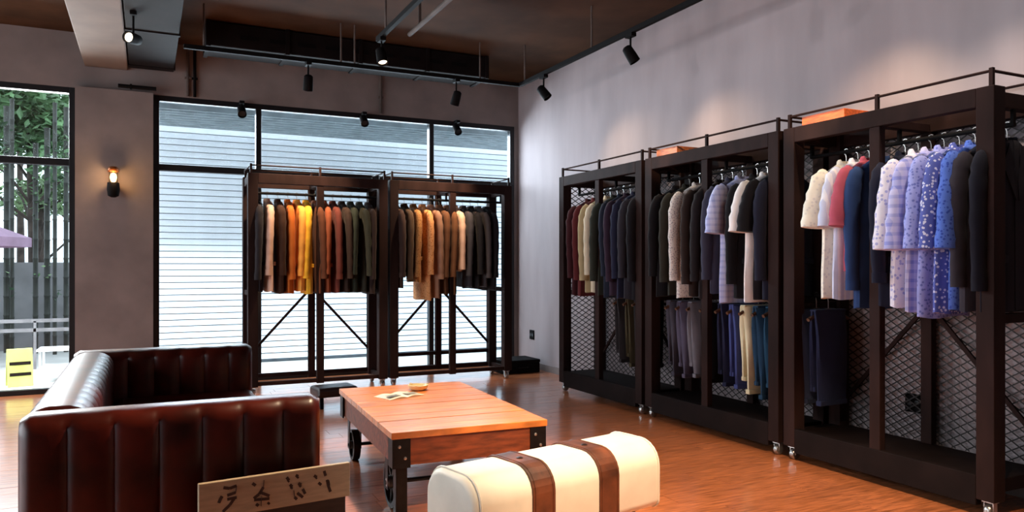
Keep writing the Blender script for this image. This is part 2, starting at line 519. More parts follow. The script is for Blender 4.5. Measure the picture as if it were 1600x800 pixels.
# low metal railing
rl = tag(empty('garden_railing', (-2.4, 11.4, -0.03)), 'low grey metal railing across the garden window', 'railing')
M_RAIL = mat('railing_grey', (150, 146, 150), rough=0.5, metal=0.4)
for z in (0.48, 0.60):
    MB().box(-2.2, 1.75, -0.02, 0.02, z, z + 0.045).build('rail', M_RAIL, rl)
for k in range(8):
    MB().box(-2.15 + k * 0.54, -2.12 + k * 0.54, -0.02, 0.02, 0, 0.62).build('post', M_RAIL, rl)
# parasol
pr = tag(empty('parasol', (-2.4, 12.0, -0.03)), 'mauve garden parasol standing by the bamboo', 'parasol')
M_MAUVE = mat('mauve_canvas', (160, 128, 152), rough=0.8, var=0.08)
cp = MB()
n = 8
rings_ = []
for r_, z in ((0.02, 2.02), (0.5, 1.90), (1.0, 1.70), (1.0, 1.58), (0.98, 1.58), (0.97, 1.69), (0.5, 1.88), (0.02, 1.99)):
    rings_.append([Vector((r_ * math.cos(2 * PI * k / 16) * (0.96 if k % 2 else 1), r_ * math.sin(2 * PI * k / 16) * (0.96 if k % 2 else 1), z)) for k in range(16)])
cp.rings(rings_, False, False); cp.build('canopy', M_MAUVE, pr, fix=True)
MB().tube([(0, 0, 0), (0, 0, 2.08)], 0.022).build('pole', M_BARK, pr, smooth=True)
MB().lathe([(0.24, 0), (0.24, 0.05), (0.05, 0.08), (0.03, 0.2)]).build('base', M_BLACK, pr, smooth=True)
for k in range(8):
    a = 2 * PI * k / 8
    MB().tube([(0.03 * math.cos(a), 0.03 * math.sin(a), 1.94), (0.96 * math.cos(a), 0.96 * math.sin(a), 1.66)], 0.008, 6).build('rib', M_BARK, pr)
# yellow folding board
yb = tag(empty('floor_sign', (-1.27, 9.9, -0.03), 0.25), 'small yellow folding floor sign with dark bands outside the window', 'sign')
M_YEL = mat('yellow_plastic', (196, 196, 104), rough=0.5)
for sgn in (-1, 1):
    m4 = Matrix.Translation((0, sgn * 0.1, 0)) @ Matrix.Rotation(sgn * 0.22, 4, 'X')
    pn = MB().box(-0.12, 0.12, -0.008, 0.008, 0, 0.42, m4).build('panel', M_YEL, yb, bevel=0.004)
    for z in (0.12, 0.24):
        MB().box(-0.1, 0.1, -0.011, 0.011, z, z + 0.035, m4).build('band', M_BLACK, pn)
# low garden table
gt = tag(empty('garden_table', (-0.92, 10.15, -0.03)), 'low white slatted garden table outside the window by the pier', 'table')
M_WHT = mat('white_paint', (226, 226, 230), rough=0.5)
for k in range(4):
    MB().box(-0.2, 0.2, -0.2 + k * 0.105, -0.11 + k * 0.105, 0.36, 0.38).build('slat', M_WHT, gt)
for sx in (-0.18, 0.16):
    for sy in (-0.18, 0.18):
        MB().box(sx, sx + 0.025, sy, sy + 0.025, 0, 0.36).build('leg', M_WHT, gt)
MB().box(-0.16, 0.16, -0.16, 0.18, 0.16, 0.18).build('shelf', M_WHT, gt)


# ------------------------------------------------------------------ clothes racks
def wire_mesh(x0, x1, z0, z1, y, px=0.085, pz=0.052, w=0.0072):
    """expanded-metal sheet: two families of crossing strips clipped to the rectangle"""
    mb = MB()
    sl = pz / px
    for sgn in (1, -1):
        c_lo = (z0 - sgn * sl * x0) if sgn < 0 else (z0 - sl * x1)
        vals = []
        cs = [z - sgn * sl * x for z in (z0, z1) for x in (x0, x1)]
        c = math.ceil(min(cs) / pz) * pz
        while c < max(cs):
            pts = []
            # z = sgn*sl*x + c
            for x in (x0, x1):
                z = sgn * sl * x + c
                if z0 - 1e-9 <= z <= z1 + 1e-9: pts.append((x, z))
            for z in (z0, z1):
                x = (z - c) / (sgn * sl)
                if x0 + 1e-9 < x < x1 - 1e-9: pts.append((x, z))
            if len(pts) >= 2:
                a, b = pts[0], pts[1]
                yy = y + (0.0015 if sgn > 0 else -0.0015)
                mb.bar((a[0], yy, a[1]), (b[0], yy, b[1]), 0.004, w, up=(0, 0, 1))
            c += pz
    return mb


RACK_D = 0.52
RAIL_Y = 0.225
RAIL_Z = 2.04


def rack(name, label, loc, rz, wd, mesh=True, deck=True, low=None, group='dark clothes racks', back_rails=(0.12,), end_mesh=False):
    r = tag(empty(name, loc, rz), label, 'clothes rack', group)
    P = 0.095
    def box(nm, a, m=M_RACK, bv=0.004, par=None):
        return MB().box(*a).build(nm, m, par or r, bevel=bv)
    zb = 0.09
    D = RACK_D
    for x in (0, wd - P):
        box('post', (x, x + P, 0, P, zb, 2.22)); box('post', (x, x + P, D - P, D, zb, 2.22))
    mx = wd / 2
    box('post', (mx - 0.036, mx + 0.036, 0.005, 0.055, 0.2 if deck else zb, 2.12))
    box('post', (mx - 0.036, mx + 0.036, D - 0.055, D - 0.005, 0.2 if deck else zb, 2.12))
    box('top_beam', (P, wd - P, 0, 0.06, 2.12, 2.22)); box('top_beam', (P, wd - P, D - 0.06, D, 2.12, 2.22))
    for x in (0.01, wd - P + 0.01):
        box('side_beam', (x, x + 0.06, P, D - P, 2.12, 2.20)); box('side_beam', (x, x + 0.06, P, D - P, 1.0, 1.05))
    box('cross_beam', (mx - 0.03, mx + 0.03, 0.06, D - 0.06, 2.12, 2.17))
    # hanging rail with its brackets
    hr = MB().tube([(0.03, RAIL_Y, RAIL_Z), (wd - 0.03, RAIL_Y, RAIL_Z)], 0.013, 10).build('hanging_rail', M_BLACK, r, smooth=True)
    for x in (0.04, mx, wd - 0.04):
        MB().box(x - 0.008, x + 0.008, RAIL_Y - 0.012, RAIL_Y + 0.012, RAIL_Z, 2.125).build('bracket', M_BLACK, hr)
    # gallery rail above the top
    gr = MB()
    pts = [(0.03, 0.03), (wd - 0.03, 0.03), (wd - 0.03, D - 0.03), (0.03, D - 0.03)]
    for i in range(4):
        a, b = pts[i], pts[(i + 1) % 4]
        gr.tube([(a[0], a[1], 2.30), (b[0], b[1], 2.30)], 0.008, 6)
    g = gr.build('gallery_rail', M_RACK, r)
    for (a, b) in pts + [(mx, 0.03), (mx, D - 0.03)]:
        MB().box(a - 0.01, a + 0.01, b - 0.01, b + 0.01, 2.12 if a == mx else 2.21, 2.315).build('finial', M_RACK, g)
    # base
    if deck:
        box('deck', (0.02, wd - 0.02, 0.05, D - 0.02, 0.13, 0.20), M_DECK)
        box('apron', (P, wd - P, 0.0, 0.05, 0.055, 0.215), M_DECK)
    else:
        box('bottom_rail', (P, wd - P, 0.01, 0.05, 0.10, 0.14))
        for z in back_rails:
            box('bottom_rail', (P, wd - P, D - 0.05, D - 0.01, z, z + 0.04))
        for x in (0.02, wd - P + 0.02):
            box('bottom_rail', (x, x + 0.04, P, D - P, 0.10, 0.14))
    # braces: inverted V up to the back middle post
    for s in (-1, 1):
        MB().bar((mx + s * (mx - 0.07), D - 0.03, 0.36), (mx + s * 0.02, D - 0.03, 1.04), 0.016, 0.026).build('brace', M_RACK, r)
    if mesh:
        wire_mesh(P, wd - P, 0.2, 2.12, D - 0.004).build('mesh_panel', M_MESH, r)
    if end_mesh:
        em = wire_mesh(P, D - P, 0.2, 2.12, 0.0)
        em.v = [(0.045 + p[1], p[0], p[2]) for p in em.v]
        em.build('mesh_panel', M_MESH, r, fix=True)
    if low:
        for (a, b) in low:
            MB().tube([(a, RAIL_Y, 1.10), (b, RAIL_Y, 1.10)], 0.012, 10).build('lower_rail', M_BLACK, r, smooth=True)
            for x in (a, b):
                MB().box(x - 0.012, x + 0.012, 0.03, D - 0.03, 1.06, 1.088).build('rail_bracket', M_BLACK, r)
    # casters
    for x in (0.05, wd - 0.05):
        for yy in (0.05, D - 0.06):
            c = MB().box(x - 0.03, x + 0.03, yy - 0.025, yy + 0.025, 0.078, 0.09).box(x - 0.026, x - 0.02, yy - 0.015, yy + 0.015, 0.03, 0.08).box(x + 0.02, x + 0.026, yy - 0.015, yy + 0.015, 0.03, 0.08).build('caster', M_STEEL, r)
            m4 = Matrix.Translation((x, yy, 0.036)) @ Matrix.Rotation(PI / 2, 4, 'Y')
            MB().lathe([(0.012, -0.019), (0.03, -0.018), (0.036, -0.010), (0.036, 0.010), (0.03, 0.018), (0.012, 0.019)], 14, m4).build('wheel', M_STEEL, c, smooth=True)
    return r


XF = 3.87
rack('clothes_rack', 'dark clothes rack nearest the viewer, holding blue and white shirts', (XF, 3.795, 0), -PI / 2, 1.41, low=[(0.06, 0.66)])
rack('clothes_rack', 'middle dark clothes rack on the side wall with shirts above trousers', (XF, 5.37, 0), -PI / 2, 1.53, low=[(0.06, 1.47)])
rack('clothes_rack', 'dark clothes rack in the far corner of the side wall, holding coats', (XF, 6.88, 0), -PI / 2, 1.46, low=[(0.75, 1.40)], end_mesh=True)
YB = 7.85
rack('clothes_rack', 'window rack nearest the pier, with orange and yellow jackets', (0.90, YB, 0), 0, 1.42, mesh=False, deck=False)
rack('clothes_rack', 'window rack nearest the room corner, with tan and charcoal jackets', (2.345, YB, 0), 0, 1.45, mesh=False, deck=False, back_rails=(0.10, 0.26))


# ------------------------------------------------------------------ garments
def sp(v, e):
    return math.copysign(abs(v) ** e, v)


def garment(name, kind, color, length, sleeve, loc, rz, label, cat, group, pattern='plain', rgb2=(30, 30, 40), pscale=60.0, seed=0, bulk=1.0):
    g = random.Random(seed)
    r = tag(empty(name, loc, rz), label, cat, group)
    fm = fabric('cloth_%d_%d_%d_%s' % (*color, pattern), color, pattern, rgb2, pscale)
    NS = 28
    ph = [g.uniform(0, 6.28) for _ in range(4)]
    rows = [(0.070, 0.034, -0.083, 0.0), (0.105, 0.036, -0.090, 0.012), (0.150, 0.038, -0.098, 0.030),
            (0.190, 0.040, -0.110, 0.045), (0.212, 0.042, -0.132, 0.052), (0.222, 0.044, -0.18, 0.045), (0.224, 0.045 * bulk, -0.25, 0.03)]
    nb = 12
    thick = (0.038 if kind == 'shirt' else 0.045) * bulk
    for k in range(1, nb + 1):
        t = k / nb
        rows.append((0.224 + (0.010 if kind == 'coat' else 0.0) * t - 0.012 * math.sin(PI * min(1, t * 1.3)), 0.045 * bulk * (1 - t) + thick * t, -0.25 - (length - 0.25) * t, 0.02 * (1 - t)))
    rings_ = []
    fronts = []
    for i, (w, t, z, dr) in enumerate(rows):
        ring = []
        amp = 0.0 if i < 5 else min(1.0, (i - 5) / 10) * 0.011
        for k in range(NS):
            a = 2 * PI * k / NS
            fold = amp * (math.sin(5 * a + ph[0]) * 0.6 + math.sin(9 * a + ph[1] + z * 2) * 0.5)
            cx = sp(math.cos(a), 0.85); sy = sp(math.sin(a), 0.8)
            ring.append(Vector((cx * (w + fold * 0.5), sy * (t + fold), z - dr * abs(cx) ** 1.4 + (0.006 * math.sin(3 * a + ph[2]) if i == len(rows) - 1 else 0))))
        rings_.append(ring)
        fronts.append((ring[NS * 3 // 4].copy()))
    MB().rings(rings_, False, True).build('body', fm, r, smooth=True)
    # front placket following the front
    pl = MB(); vs_ = []; fs_ = []
    off = 0.006
    for p in fronts:
        vs_ += [(-0.017, p.y - off, p.z), (0.017, p.y - off, p.z), (0.017, p.y + 0.004, p.z), (-0.017, p.y + 0.004, p.z)]
    pl.rings([[Vector(v) for v in vs_[i * 4:i * 4 + 4]] for i in range(len(fronts))]).build('placket', fm, r, fix=True)
    # collar
    cr = []
    for (w, t, z) in ((0.078, 0.043, -0.100), (0.074, 0.041, -0.072), (0.066, 0.036, -0.062), (0.062, 0.033, -0.080)):
        cr.append([Vector((w * math.cos(2 * PI * k / 20), t * math.sin(2 * PI * k / 20), z + (-0.02 if math.sin(2 * PI * k / 20) < -0.5 else 0.006))) for k in range(20)])
    MB().rings(cr, False, False).build('collar', fm, r, smooth=True)
    for s in (-1, 1):
        dy = g.uniform(-0.026, 0.026)
        lk = g.uniform(0.95, 1.04)
        if sleeve in ('short', 'elbow'):
            q_ = 1.0 if sleeve == 'short' else 1.5
            pts = [(s * 0.180, 0, -0.165), (s * 0.225, dy * 0.3, -0.20), (s * 0.254, dy * 0.6, -0.20 - 0.10 * q_), (s * 0.272, dy, -0.20 - 0.20 * q_), (s * 0.280, dy, -0.20 - 0.30 * q_)]
            rad = [0.055, 0.066, 0.072, 0.076, 0.080]
        else:
            sl = 0.70 * lk if sleeve == 'long' else sleeve
            pts = [(s * 0.180, 0, -0.168), (s * 0.218, dy * 0.3, -0.21), (s * 0.242, dy * 0.6, -0.30), (s * 0.250, dy, -0.16 - sl * 0.5), (s * 0.246, dy * 1.3, -0.16 - sl * 0.75), (s * 0.240, dy * 1.6, -0.16 - sl)]
            rad = [0.05, 0.058, 0.058, 0.053, 0.049, 0.046]
        if s > 0:      # the side pressed towards the back of the rack
            pts = [(p[0] * 0.85, p[1], p[2]) for p in pts]; rad = [q * 0.78 for q in rad]
        # densify with small wrinkles
        P_ = [Vector(p) for p in pts]; dp = []; dr_ = []
        for i in range(len(P_) - 1):
            for q in range(3):
                t = q / 3
                dp.append(P_[i].lerp(P_[i + 1], t)); dr_.append((rad[i] * (1 - t) + rad[i + 1] * t) * (1 + 0.075 * math.sin(5 * i + 4.1 * q + ph[3] + s)))
        dp.append(P_[-1]); dr_.append(rad[-1])
        so = MB().tube(dp, dr_, 12, True, ell=0.66).build('sleeve', fm, r, smooth=True)
        if sleeve not in ('short', 'elbow'):
            MB().tube([P_[-1] + Vector((0, 0, 0.055)), P_[-1] + Vector((0, 0, -0.004))], [rad[-1] * 1.09, rad[-1] * 1.06], 12, ell=0.7).build('cuff', fm, so, smooth=True)
    if kind in ('jacket', 'coat'):
        for s in (-1, 1):
            MB().box(s * 0.13 - 0.055, s * 0.13 + 0.055, -thick * 0.93 - 0.012, -thick * 0.6, -length * 0.72 - 0.02, -length * 0.72 + 0.02).build('pocket_flap', fm, r, bevel=0.004)
            vs_ = [Vector((s * 0.05, -0.041, -0.10)), Vector((s * 0.115, -0.047, -0.22)), Vector((s * 0.012, -0.054, -0.40)), Vector((s * 0.004, -0.052, -0.30))]
            lp = MB(); lp.add([v + Vector((0, -0.002, 0)) for v in vs_] + [v + Vector((0, 0.012, 0)) for v in vs_],
                              [(0, 1, 2, 3), (7, 6, 5, 4), (0, 4, 5, 1), (1, 5, 6, 2), (2, 6, 7, 3), (3, 7, 4, 0)])
            lp.build('lapel', fm, r, fix=True)
    return r


hook_pts = [(0, 0, -0.098), (0, 0, -0.04)]
for k in range(9):
    a = -PI / 2 * 1.1 + k * (PI * 1.25) / 8
    hook_pts.append((0, 0.019 * math.cos(a) if k else 0.004, 0.0 + 0.019 * math.sin(a)))
_hb = MB().tube([(-0.185, 0, -0.158), (-0.12, 0, -0.128), (-0.05, 0, -0.103), (0, 0, -0.096), (0.05, 0, -0.103), (0.12, 0, -0.128), (0.185, 0, -0.158)],
                [0.013, 0.012, 0.011, 0.012, 0.011, 0.012, 0.013], 8).build('shoulder_bar', M_HANGER, smooth=True)
_hk = MB().tube(hook_pts, 0.0028, 6).build('hook', M_STEEL, smooth=True)
_hbm, _hkm = _hb.data, _hk.data
bpy.data.objects.remove(_hb); bpy.data.objects.remove(_hk)


def hanger(loc, rz, label):
    r = tag(empty('clothes_hanger', loc, rz), label, 'hanger', 'wooden clothes hangers')
    link('shoulder_bar', _hbm, r); link('hook', _hkm, r)


def trousers(color, loc, rz, label, length, seed):
    g = random.Random(seed)
    r = tag(empty('trousers', loc, rz), label, 'trousers', 'trousers on the lower rails')
    fm = fabric('cloth_%d_%d_%d_plain' % color, color)
    for s in (-1, 1):
        rings_ = []
        L_ = length * (1.0 if s < 0 else 0.86)
        for k in range(12):
            t = k / 11
            z = -0.100 - L_ * t
            w = 0.155 - 0.03 * t
            yc = s * (0.012 + 0.016 * min(1, t * 4))
            th = 0.018 + 0.012 * math.sin(PI * min(1, t * 1.1))
            ring = []
            for q in range(16):
                a = 2 * PI * q / 16
                f = 0.006 * math.sin(4 * a + seed + 3 * t)
                ring.append(Vector((sp(math.cos(a), 0.6) * (w + f), yc + sp(math.sin(a), 0.7) * (th + f), z)))
            rings_.append(ring)
        lg = MB().rings(rings_).build('leg', fm, r, smooth=True)
        MB().box(-0.13 if s < 0 else -0.12, 0.13 if s < 0 else 0.12, s * 0.028 - 0.021, s * 0.028 + 0.021, -0.100 - L_ - 0.004, -0.100 - L_ + 0.03).build('hem', fm, lg, bevel=0.006)
    MB().box(-0.15, 0.15, -0.026, 0.026, -0.104, -0.090).build('fold', fm, r, bevel=0.006)


SEED = [100]


def hang_row(items, along, fixed, z, phrase, group, rz):
    """items: (pos, name, kind, rgb, length, sleeve, opts)"""
    for i, it in enumerate(items):
        pos, nm, kind, rgb, ln, sl, op = it
        SEED[0] += 1
        loc = (fixed, pos, z) if along == 'y' else (pos, fixed, z)
        if i == 0: lab = '%s at the %s end of the %s' % (nm, 'near' if along == 'y' else 'left', phrase)
        elif i == len(items) - 1: lab = '%s at the %s end of the %s' % (nm, 'far' if along == 'y' else 'right', phrase)
        else: lab = '%s next to the %s on the %s' % (nm, items[i - 1][1], phrase)
        jx = random.Random(SEED[0]).uniform(-0.05, 0.05)
        op = dict(op); jx += op.pop('turn', 0.0)
        garment(nm.split()[-1], kind, rgb, ln, sl, loc, rz + jx, lab, nm.split()[-1], group, seed=SEED[0], **op)
        hanger(loc, rz + jx, 'wooden hanger inside the %s on the %s' % (nm, phrase))


XR = XF + RAIL_Y
SPK = dict(pattern='speckle')
near = [
    (2.455, 'navy black jacket', 'jacket', (26, 26, 36), 0.98, 'long', {}),
    (2.545, 'dark grey shirt', 'shirt', (52, 48, 56), 0.98, 'long', {}),
    (2.625, 'bright blue shirt', 'shirt', (84, 112, 196), 0.98, 'elbow', dict(pattern='speckle', rgb2=(54, 76, 160), pscale=55)),
    (2.715, 'deep blue speckled shirt', 'shirt', (86, 96, 168), 1.00, 'elbow', dict(pattern='speckle', rgb2=(205, 205, 225), pscale=48)),
    (2.805, 'periwinkle shirt', 'shirt', (156, 162, 222), 1.03, 'elbow', dict(pattern='speckle', rgb2=(112, 120, 190), pscale=50)),
    (2.885, 'lavender checked shirt', 'shirt', (196, 192, 226), 1.0, 'elbow', dict(pattern='check', rgb2=(140, 146, 210), pscale=120)),
    (2.965, 'white patterned shirt', 'shirt', (226, 222, 234), 0.98, 'elbow', dict(pattern='speckle', rgb2=(170, 172, 216), pscale=40)),
    (3.05, 'midnight navy jacket', 'jacket', (30, 32, 48), 0.98, 'long', {}),
    (3.22, 'ink blue shirt', 'shirt', (44, 66, 110), 1.0, 'long', {}),
    (3.30, 'raspberry red shirt', 'shirt', (176, 84, 102), 0.78, 'short', {}),
    (3.385, 'pale blue shirt', 'shirt', (198, 202, 226), 0.95, 'short', dict(pattern='stripe', rgb2=(228, 226, 232), pscale=150)),
    (3.475, 'off white shirt', 'shirt', (240, 232, 216), 0.95, 'short', dict(pattern='speckle', rgb2=(222, 214, 204), pscale=40)),
]
hang_row(near, 'y', XR, RAIL_Z, 'near wall rack', 'clothes on the near wall rack', 0)
mid = [
    (3.97, 'navy jacket', 'jacket', (32, 34, 50), 0.98, 'long', {}),
    (4.07, 'black shirt', 'shirt', (26, 24, 28), 0.98, 'short', {}),
    (4.165, 'white tee', 'shirt', (236, 228, 226), 1.0, 'short', {}),
    (4.27, 'black jacket', 'jacket', (24, 23, 27), 0.98, 'long', {}),
    (4.42, 'lilac checked shirt', 'shirt', (196, 198, 230), 1.02, 'short', dict(pattern='check', rgb2=(160, 166, 214), pscale=140)),
    (4.53, 'slate shirt', 'shirt', (58, 58, 74), 0.95, 'long', {}),
    (4.65, 'charcoal coat', 'coat', (36, 33, 36), 1.0, 'long', {}),
    (4.78, 'dark brown jacket', 'jacket', (46, 36, 34), 0.98, 'long', {}),
    (4.92, 'pale grey flecked shirt', 'shirt', (206, 196, 190), 1.0, 'long', dict(pattern='speckle', rgb2=(150, 140, 146), pscale=70)),
    (5.05, 'dark olive jacket', 'jacket', (44, 42, 36), 0.98, 'long', {}),
    (5.18, 'soot black coat', 'coat', (22, 20, 23), 1.0, 'long', {}),
]
hang_row(mid, 'y', XR, RAIL_Z, 'middle wall rack', 'clothes on the middle wall rack', 0)
far = [
    (5.55, 'black coat', 'coat', (24, 22, 27), 1.04, 'long', {}),
    (5.67, 'dark grey coat', 'coat', (46, 44, 52), 1.04, 'long', {}),
    (5.79, 'navy coat', 'coat', (34, 36, 56), 1.04, 'long', {}),
    (5.91, 'plum jacket', 'jacket', (48, 34, 48), 1.02, 'long', {}),
    (6.02, 'midnight blue jacket', 'jacket', (32, 36, 50), 1.04, 'long', {}),
    (6.13, 'dark green jacket', 'jacket', (44, 46, 40), 1.02, 'long', {}),
    (6.25, 'cream jacket', 'jacket', (206, 192, 168), 1.0, 'long', {}),
    (6.36, 'khaki jacket', 'jacket', (164, 146, 112), 1.0, 'long', {}),
    (6.48, 'maroon coat', 'coat', (86, 36, 38), 1.04, 'long', {}),
    (6.60, 'dark burgundy coat', 'coat', (60, 28, 32), 1.04, 'long', {}),
]
hang_row(far, 'y', XR, RAIL_Z, 'far wall rack', 'clothes on the far wall rack', 0)
YR = YB + RAIL_Y
win1 = [
    (1.01, 'black jacket', 'jacket', (36, 32, 36), 1.0, 'long', {}),
    (1.115, 'dusty pink jacket', 'jacket', (206, 166, 146), 1.0, 'long', {}),
    (1.22, 'dark brown jacket', 'jacket', (58, 36, 26), 1.02, 'long', {}),
    (1.32, 'burnt orange jacket', 'jacket', (186, 96, 36), 1.02, 'long', {}),
    (1.41, 'apricot jacket', 'jacket', (232, 158, 70), 1.0, 'long', dict(turn=0.12)),
    (1.505, 'golden yellow jacket', 'jacket', (232, 176, 52), 1.03, 'long', {}),
    (1.60, 'chestnut jacket', 'jacket', (92, 52, 34), 1.02, 'long', {}),
    (1.69, 'rust brown jacket', 'jacket', (142, 74, 46), 1.02, 'long', {}),
    (1.785, 'oxblood jacket', 'jacket', (98, 48, 40), 1.02, 'long', {}),
    (1.88, 'cocoa jacket', 'jacket', (52, 38, 32), 1.02, 'long', {}),
    (1.975, 'bottle green jacket', 'jacket', (40, 44, 36), 1.02, 'long', {}),
    (2.07, 'dark moss jacket', 'jacket', (46, 46, 38), 1.02, 'long', {}),
    (2.165, 'espresso coat', 'coat', (46, 34, 32), 1.04, 'long', {}),
]
hang_row(win1, 'x', YR, RAIL_Z, 'left window rack', 'clothes on the left window rack', PI / 2)
win2 = [
    (2.47, 'dark umber coat', 'coat', (54, 38, 34), 0.98, 'long', {}),
    (2.575, 'olive brown jacket', 'jacket', (72, 54, 40), 0.86, 'long', {}),
    (2.68, 'tan tweed jacket', 'jacket', (162, 112, 66), 0.92, 'long', dict(pattern='speckle', rgb2=(120, 80, 44), pscale=60)),
    (2.785, 'camel coat', 'coat', (204, 142, 92), 1.12, 'long', dict(pattern='speckle', rgb2=(170, 108, 62), pscale=45)),
    (2.885, 'taupe coat', 'coat', (142, 104, 84), 1.10, 'long', {}),
    (2.985, 'coffee jacket', 'jacket', (98, 62, 40), 1.06, 'long', {}),
    (3.08, 'brown jacket', 'jacket', (104, 66, 42), 1.06, 'long', {}),
    (3.175, 'pinkish beige shirt', 'shirt', (210, 170, 146), 0.8, 0.62, {}),
    (3.275, 'charcoal jacket', 'jacket', (58, 54, 58), 0.98, 'long', {}),
    (3.37, 'black jacket', 'jacket', (30, 27, 30), 1.0, 'long', {}),
    (3.465, 'ash grey jacket', 'jacket', (70, 64, 66), 0.98, 'long', {}),
    (3.565, 'jet black coat', 'coat', (26, 23, 26), 1.02, 'long', {}),
]
hang_row(win2, 'x', YR, RAIL_Z, 'right window rack', 'clothes on the right window rack', PI / 2)

tr = [
    (3.62, 'navy trousers', (34, 40, 66), 'near wall rack', 0.62), (3.72, 'dark denim trousers', (38, 44, 62), 'near wall rack', 0.62),
    (4.02, 'teal trousers', (30, 62, 86), 'middle wall rack', 0.66), (4.13, 'petrol blue trousers', (28, 54, 78), 'middle wall rack', 0.66),
    (4.26, 'cream trousers', (206, 196, 164), 'middle wall rack', 0.64), (4.39, 'blue jeans trousers', (62, 72, 124), 'middle wall rack', 0.62),
    (4.52, 'dark blue trousers', (36, 40, 64), 'middle wall rack', 0.62), (4.70, 'black trousers', (28, 26, 30), 'middle wall rack', 0.62),
    (4.86, 'ash grey trousers', (104, 100, 108), 'middle wall rack', 0.60), (5.00, 'purple grey trousers', (78, 72, 90), 'middle wall rack', 0.62),
    (5.14, 'charcoal trousers', (62, 58, 68), 'middle wall rack', 0.62),
    (5.62, 'black trousers', (30, 28, 30), 'far wall rack', 0.62), (5.76, 'olive brown trousers', (64, 56, 40), 'far wall rack', 0.62),
    (5.92, 'dark trousers', (42, 38, 40), 'far wall rack', 0.6),
]
for i, (yy, nm, rgb, ph, ln) in enumerate(tr):
    trousers(rgb, (XR, yy, 1.10), random.Random(i).uniform(-0.06, 0.06), 'folded %s on the lower rail of the %s' % (nm, ph), ln, 50 + i)
    hanger((XR, yy, 1.10), 0, 'wooden hanger under the folded %s of the %s' % (nm, ph))

# ------------------------------------------------------------------ sofa
SX0, SX1, SY0, SY1, SH = -0.42, 0.66, 3.22, 5.70, 0.75
sofa = tag(empty('sofa', ((SX0 + SX1) / 2, (SY0 + SY1) / 2, 0)), 'dark brown leather sofa with vertical channel tufting facing the cart table', 'sofa')


def channel_wall(L_, th, z0, z1, nf, bulge, par, nm, M4):
    """upholstered wall along local x, thickness along y, fluted on both faces"""
    prof = []      # (y, z, ny, nz, f)
    hw = th / 2
    rt_ = hw * 0.75
    for k in range(7):
        prof.append((-hw, z0 + (z1 - rt_ - z0) * k / 6, -1, 0, 1.0))
    for k in range(1, 8):
        a = PI - (PI / 2) * k / 8
        prof.append((-hw + rt_ + rt_ * math.cos(a), z1 - rt_ + rt_ * math.sin(a), math.cos(a), math.sin(a), max(0.0, 1 - k / 6)))
    for k in range(0, 8):
        a = PI / 2 - (PI / 2) * k / 8
        prof.append((hw - rt_ + rt_ * math.cos(a), z1 - rt_ + rt_ * math.sin(a), math.cos(a), math.sin(a), max(0.0, (k - 2) / 6)))
    for k in range(7):
        prof.append((hw, z1 - rt_ + (z0 - z1 + rt_) * k / 6, 1, 0, 1.0))
    rings_ = []
    ns = nf * 10
    for i in range(ns + 1):
        x = L_ * i / ns
        fr = (i / 10) % 1.0
        b = math.sin(PI * fr) ** 0.55 if 0 < fr < 1 else 0.0
        endf = min(1.0, min(x, L_ - x) / 0.03)
        shr = (1 - endf) * 0.02
        ring = []
        for (y_, z_, ny, nz, f) in prof:
            o = bulge * b * f - shr
            ring.append(M4 @ Vector((x, y_ + ny * o, z_ + nz * o)))
        rings_.append(ring)
    mb = MB(); mb.rings(rings_)
    return mb.build(nm, M_LEATHER, par, smooth=True)


cx, cy = (SX0 + SX1) / 2, (SY0 + SY1) / 2
hx, hy = (SX1 - SX0) / 2, (SY1 - SY0) / 2
TH = 0.19
channel_wall(2 * hx, TH, 0.10, SH, 7, 0.020, sofa, 'arm', Matrix.Translation((-hx, -hy + TH / 2, 0)))
channel_wall(2 * hx, TH, 0.10, SH, 7, 0.020, sofa, 'arm', Matrix.Translation((-hx, hy - TH / 2, 0)))
channel_wall(2 * hy - 2 * TH, TH + 0.02, 0.10, SH, 14, 0.020, sofa, 'back', Matrix.Translation((-hx + TH / 2 + 0.01, -hy + TH, 0)) @ Matrix.Rotation(PI / 2, 4, 'Z'))
MB().box(-hx + TH + 0.03, hx - 0.02, -hy + TH, hy - TH, 0.10, 0.30).build('base', M_LEATHER, sofa, bevel=0.02)
for k in range(3):
    wk = (2 * hy - 2 * TH - 0.02) / 3
    y0_ = -hy + TH + 0.01 + k * wk
    MB().box(-hx + TH + 0.05, hx, y0_ + 0.004, y0_ + wk - 0.004, 0.305, 0.45).build('seat_cushion', M_LEATHER, sofa, bevel=0.045, seg=4)
for sx in (-hx + 0.06, hx - 0.12):
    for sy in (-hy + 0.05, -0.03, hy - 0.11):
        MB().lathe([(0.022, 0), (0.03, 0.10)], 12, Matrix.Translation((sx + 0.03, sy + 0.03, 0))).build('leg', M_BLACK, sofa, smooth=True)
sofa.location = (cx, cy, 0)

# ------------------------------------------------------------------ cart coffee table
TR = math.radians(-3)
tb = tag(empty('cart_table', (1.11, 3.69, 0), TR), 'low industrial cart coffee table of orange brown wood on iron wheels', 'table')
TW, TL, TZ = 0.87, 1.50, 0.455
npl = 10
for k in range(npl):
    w_ = TL / npl
    MB().box(0.0, TW, k * w_ + 0.002, (k + 1) * w_ - 0.002, TZ - 0.035, TZ - (0.0012 if k % 3 == 1 else 0)).build('plank', M_TABLE, tb, bevel=0.003)
for x in (0.02, TW - 0.09):
    MB().box(x, x + 0.07, 0.06, TL - 0.06, TZ - 0.175, TZ - 0.036).build('side_rail', M_TABLED, tb, bevel=0.005)
for yy in (0.015, TL - 0.085):
    MB().box(0.02, TW - 0.02, yy, yy + 0.07, TZ - 0.175, TZ - 0.036).build('end_rail', M_TABLED, tb, bevel=0.005)
for yy in (0.5, 0.95):
    MB().box(0.09, TW - 0.09, yy, yy + 0.08, TZ - 0.15, TZ - 0.036).build('cross_rail', M_TABLED, tb)
